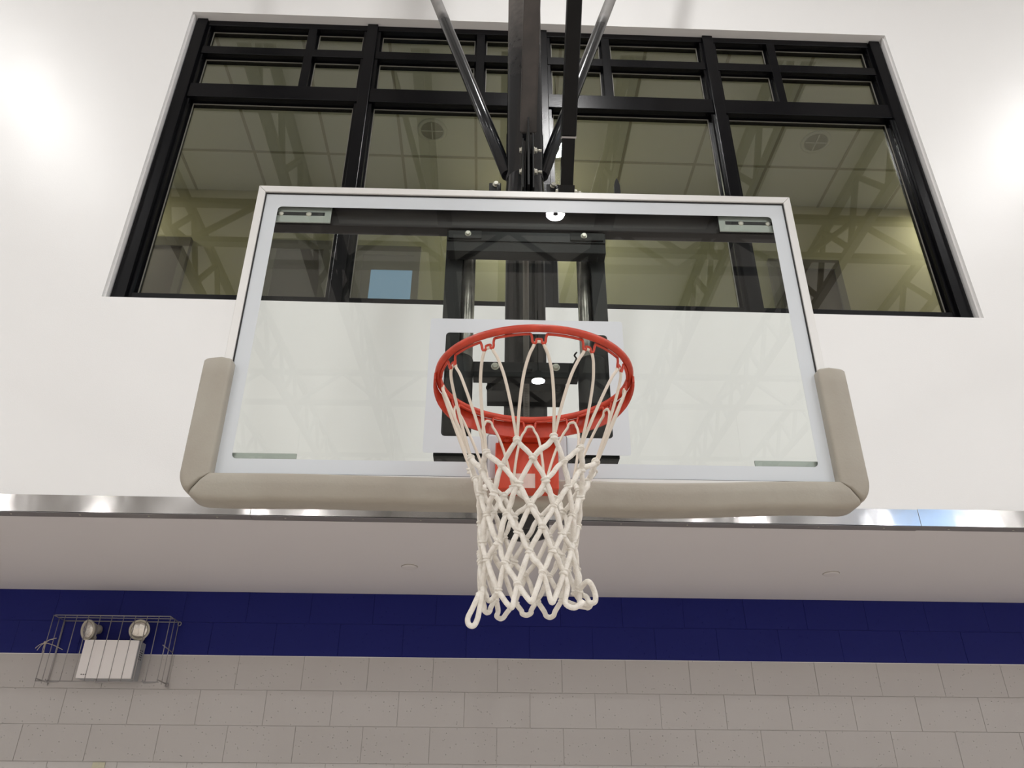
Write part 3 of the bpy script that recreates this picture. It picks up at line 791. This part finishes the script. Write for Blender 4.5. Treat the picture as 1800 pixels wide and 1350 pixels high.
# bottom loops hang between neighbouring last-row knots
tips = {-30: (-0.055, None, 2.446), 0: (-0.015, None, 2.456), 30: (0.028, None, 2.458), 60: (0.074, -0.462, 2.452),
        -60: (-0.100, None, 2.470), -90: (-0.137, -0.46, 2.420), 90: (0.105, -0.44, 2.492), 120: (0.115, -0.36, 2.475)}
for k in range(12):
    ph = nph(30 * k); a, b = K[(7, nph(ph - 15))], K[(7, nph(ph + 15))]
    pa = R(ph); rr = rowr[8] + random.uniform(-0.01, 0.01)
    tp = Vector((axx[8] + rr * math.sin(pa), RC.y - rr * math.cos(pa), rowz[8] + random.uniform(-0.012, 0.02)))
    if ph in tips:
        tx, ty, tz = tips[ph]; tp.x = tx; tp.z = tz
        if ty is not None: tp.y = ty
    wd = (b - a).normalized()
    if ph == 90:     # loop thrown out to the right
        pts = [a, Vector((0.108, -0.44, 2.512)), Vector((0.122, -0.43, 2.492)), Vector((0.123, -0.425, 2.474)), Vector((0.112, -0.42, 2.472)), Vector((0.106, -0.40, 2.490)), b]
    elif ph == -90:    # long narrow loop swinging out to the left
        P_ = Vector((-0.116, -0.455, 2.476))
        pts = [a, P_ + Vector((-0.005, 0.004, 0.004))] + [P_ + Vector(v) for v in ((-0.018, 0, -0.026), (-0.027, 0, -0.046), (-0.024, 0, -0.059), (-0.014, 0, -0.060), (-0.007, 0, -0.046), (-0.003, 0, -0.022))] + [P_, b]
    elif ph == 60:
        pts = [a, a + Vector((0.006, 0, -0.030)), tp + Vector((-0.018, 0, 0.010)), tp, tp + Vector((0.018, 0.006, 0.012)), b + Vector((0.0, 0, -0.03)), b]
    else:
        q = 0.004 if ph in (-30, 0, 30) else 0.010
        pts = [a, a + (tp - a) * 0.55 + Vector((0, 0, -0.003)), tp - wd * q + Vector((0, 0, 0.004)), tp, tp + wd * q + Vector((0, 0, 0.004)), b + (tp - b) * 0.55 + Vector((0, 0, -0.003)), b]
    bm = B(); tube(bm, spline(pts, 5), CR * 1.02, 10); obj('bottom_loop', bm, M['cord'], net)

# ------------------------------------------------------------------ emergency light and its wire guard
el = empty('emergency_light', (-2.41, YL - 0.002, 2.84))
tag(el, 'white emergency light box with two round lamps on the blue and grey wall', 'emergency light')
FX0, FX1, FZ0, FZ1, FY = -2.573, -2.244, 2.841, 3.064, YL - 0.122
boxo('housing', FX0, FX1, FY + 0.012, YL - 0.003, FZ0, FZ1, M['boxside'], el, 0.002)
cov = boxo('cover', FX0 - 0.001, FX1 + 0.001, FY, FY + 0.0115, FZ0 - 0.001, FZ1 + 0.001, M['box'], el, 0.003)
bm = B()
for i in range(4): bx(bm, FX0 + 0.075 + i * 0.062, FX0 + 0.079 + i * 0.062, FY - 0.0012, FY + 0.001, FZ0 + 0.02, FZ1 - 0.004)
obj('rib', bm, M['box'], cov)
for i in range(3):
    bm = B(); lathe(bm, [(0.0035, 0), (0.003, 0.002)], (FX0 + 0.030 + i * 0.012, FY, FZ0 + 0.020), (0, -1, 0), 10); obj('indicator', bm, M['gasket'], cov)
for r_ in range(2):
    for c_ in range(5):
        z = FZ1 - 0.052 - c_ * 0.013; y = FY + 0.045 + r_ * 0.028
        bm = B(); bx(bm, FX1 - 0.0005, FX1 + 0.0010, y, y + 0.016, z, z + 0.006); o = obj('vent_slot', bm, M['slot'], el)
for (hx, hz, dr, nm) in ((-2.570, 3.138, Vector((-0.47, -0.84, -0.22)), 0), (-2.272, 3.142, Vector((0.10, -0.98, -0.25)), 1)):
    dr.normalize(); c = Vector((hx, FY + 0.062, hz))
    bm = B(); lathe(bm, [(r_ * 0.88, h_) for r_, h_ in ((0.020, -0.050), (0.030, -0.046), (0.034, -0.02), (0.060, 0.022), (0.070, 0.030), (0.072, 0.040), (0.066, 0.044), (0.060, 0.040), (0.056, 0.034))], c, dr, 32, caps=False)
    hd = obj('lamp_head', bm, M['shell'], el)
    bm = B(); lathe(bm, [(0.0515, 0.036), (0.045, 0.040), (0.030, 0.0445), (0.001, 0.046)], c, dr, 32); obj('lens', bm, M['lens'], hd)
    bm = B(); tube(bm, [(hx + 0.01, FY + 0.065, FZ1 - 0.001), (hx + 0.012, FY + 0.07, FZ1 + 0.022)], 0.013, 14); bmesh.ops.create_uvsphere(bm, u_segments=14, v_segments=8, radius=0.017, matrix=Matrix.Translation((hx + 0.012, FY + 0.072, FZ1 + 0.026))); obj('lamp_neck', bm, M['shell'], el)

gd = empty('wire_guard', (-2.427, YL - 0.002, 2.815))
tag(gd, 'grey wire cage enclosing the white emergency light', 'wire guard')
GX0, GX1, GZ0, GZ1, GY0, GY1 = -2.786, -2.068, 2.815, 3.203, YL - 0.158, YL - 0.006
wr = 0.0027
def wire(pts, r=wr):
    bm = B(); tube(bm, pts, r, 6); return obj('wire', bm, M['wire'], gd)
for i in range(11):
    x = GX0 + (GX1 - GX0) * i / 10
    wire([(x, GY0, GZ1 + 0.002), (x, GY0, GZ0 - 0.002)])
for x in (GX0, GX1):
    for y in (GY0 + 0.075, GY1):
        wire([(x, y, GZ1 + 0.004), (x, y, GZ0 - 0.002)])
    wire([(x, GY0 - 0.006, GZ0 + 0.014), (x, GY1 + 0.003, GZ0 + 0.014)], 0.0036)
    wire([(x, GY0, GZ1), (x, GY1, GZ1)])
wire([(GX0, GY0 - 0.003, GZ0), (GX1 + 0.01, GY0 - 0.003, GZ0)], 0.0030)
wire([(GX0 + 0.01, GY0 - 0.003, GZ1), (GX1, GY0 - 0.003, GZ1)], 0.0034)
wire([(GX0, GY0 + 0.06, GZ1), (GX1, GY0 + 0.06, GZ1)])
wire([(GX0, GY1, GZ1), (GX1, GY1, GZ1)], 0.0034)
for x in (GX0 + 0.07, GX0 + 0.36, GX1 - 0.075):
    wire(spline([(x - 0.008, GY0 - 0.008, GZ0 + 0.010), (x, GY0 - 0.011, GZ0 - 0.006), (x + 0.03, GY0 - 0.006, GZ0 - 0.005), (x + 0.07, GY0 - 0.004, GZ0 - 0.002)], 4), 0.0036)
wire([(GX1 - 0.02, GY0 + 0.02, 3.035), (GX1, GY1, 3.015)])
bm = B()
for (x, z) in ((GX1, GZ1 - 0.012), (GX1, GZ0 + 0.005)):
    b2 = B(); tube(b2, [(x + 0.009 + 0.010 * math.cos(2 * PI * i / 12), GY1 - 0.008, z + 0.012 * math.sin(2 * PI * i / 12)) for i in range(12)], 0.003, 6, closed=True, up=(0, 1, 0)); merge(bm, b2)
obj('eyelet', bm, M['wire'], gd)

# string tied to the guard
st = empty('string_tie', (GX0, GY0 - 0.004, 3.03)); tag(st, 'beige string knotted to the left side of the wire guard', 'string')
c = Vector((GX0 - 0.002, GY0 - 0.006, 3.035))
for dv in ((0.055, 0.01, 0.03), (0.045, -0.01, 0.018), (-0.045, -0.01, -0.035), (-0.036, 0.0, -0.045), (0.004, -0.01, -0.065), (0.014, -0.01, -0.06), (0.09, 0.05, -0.03)):
    dv = Vector(dv); bm = B(); tube(bm, spline([c, c + dv * 0.5 + Vector((0, -0.006, 0.005)), c + dv], 4), 0.0022, 6); obj('strand', bm, M['string'], st)
bm = B(); bmesh.ops.create_icosphere(bm, subdivisions=2, radius=0.010, matrix=Matrix.Translation(c)); obj('knot', bm, M['string'], st)

# cream plate at the bottom of the frame
pl = empty('wall_plate', (-2.362, YL, 2.35)); tag(pl, 'cream wall plate with a round socket at the bottom left of the block wall', 'wall plate')
boxo('plate', -2.399, -2.325, YL - 0.008, YL - 0.001, 2.276, 2.391, M['cream'], pl, 0.003)
bm = B(); lathe(bm, [(0.017, 0), (0.017, 0.008), (0.012, 0.010), (0.010, 0.004)], (-2.362, YL - 0.008, 2.342), (0, -1, 0), 20); obj('socket', bm, M['alu'], pl)
for z in (2.380, 2.285):
    bm = B(); lathe(bm, [(0.004, 0), (0.003, 0.0015)], (-2.362, YL - 0.008, z), (0, -1, 0), 10); obj('screw', bm, M['bolt'], pl)

# ------------------------------------------------------------------ the hoop hangs a little out of true with the wall
T = (Matrix.Translation((0, 0, 3)) @ Matrix.Rotation(0.0262, 4, 'X') @ Matrix.Translation((0, 0, -3)) @ Matrix.Rotation(-0.009, 4, 'Z'))
for o in (hoop, net):
    o.matrix_world = T @ Matrix.Translation(o.location)
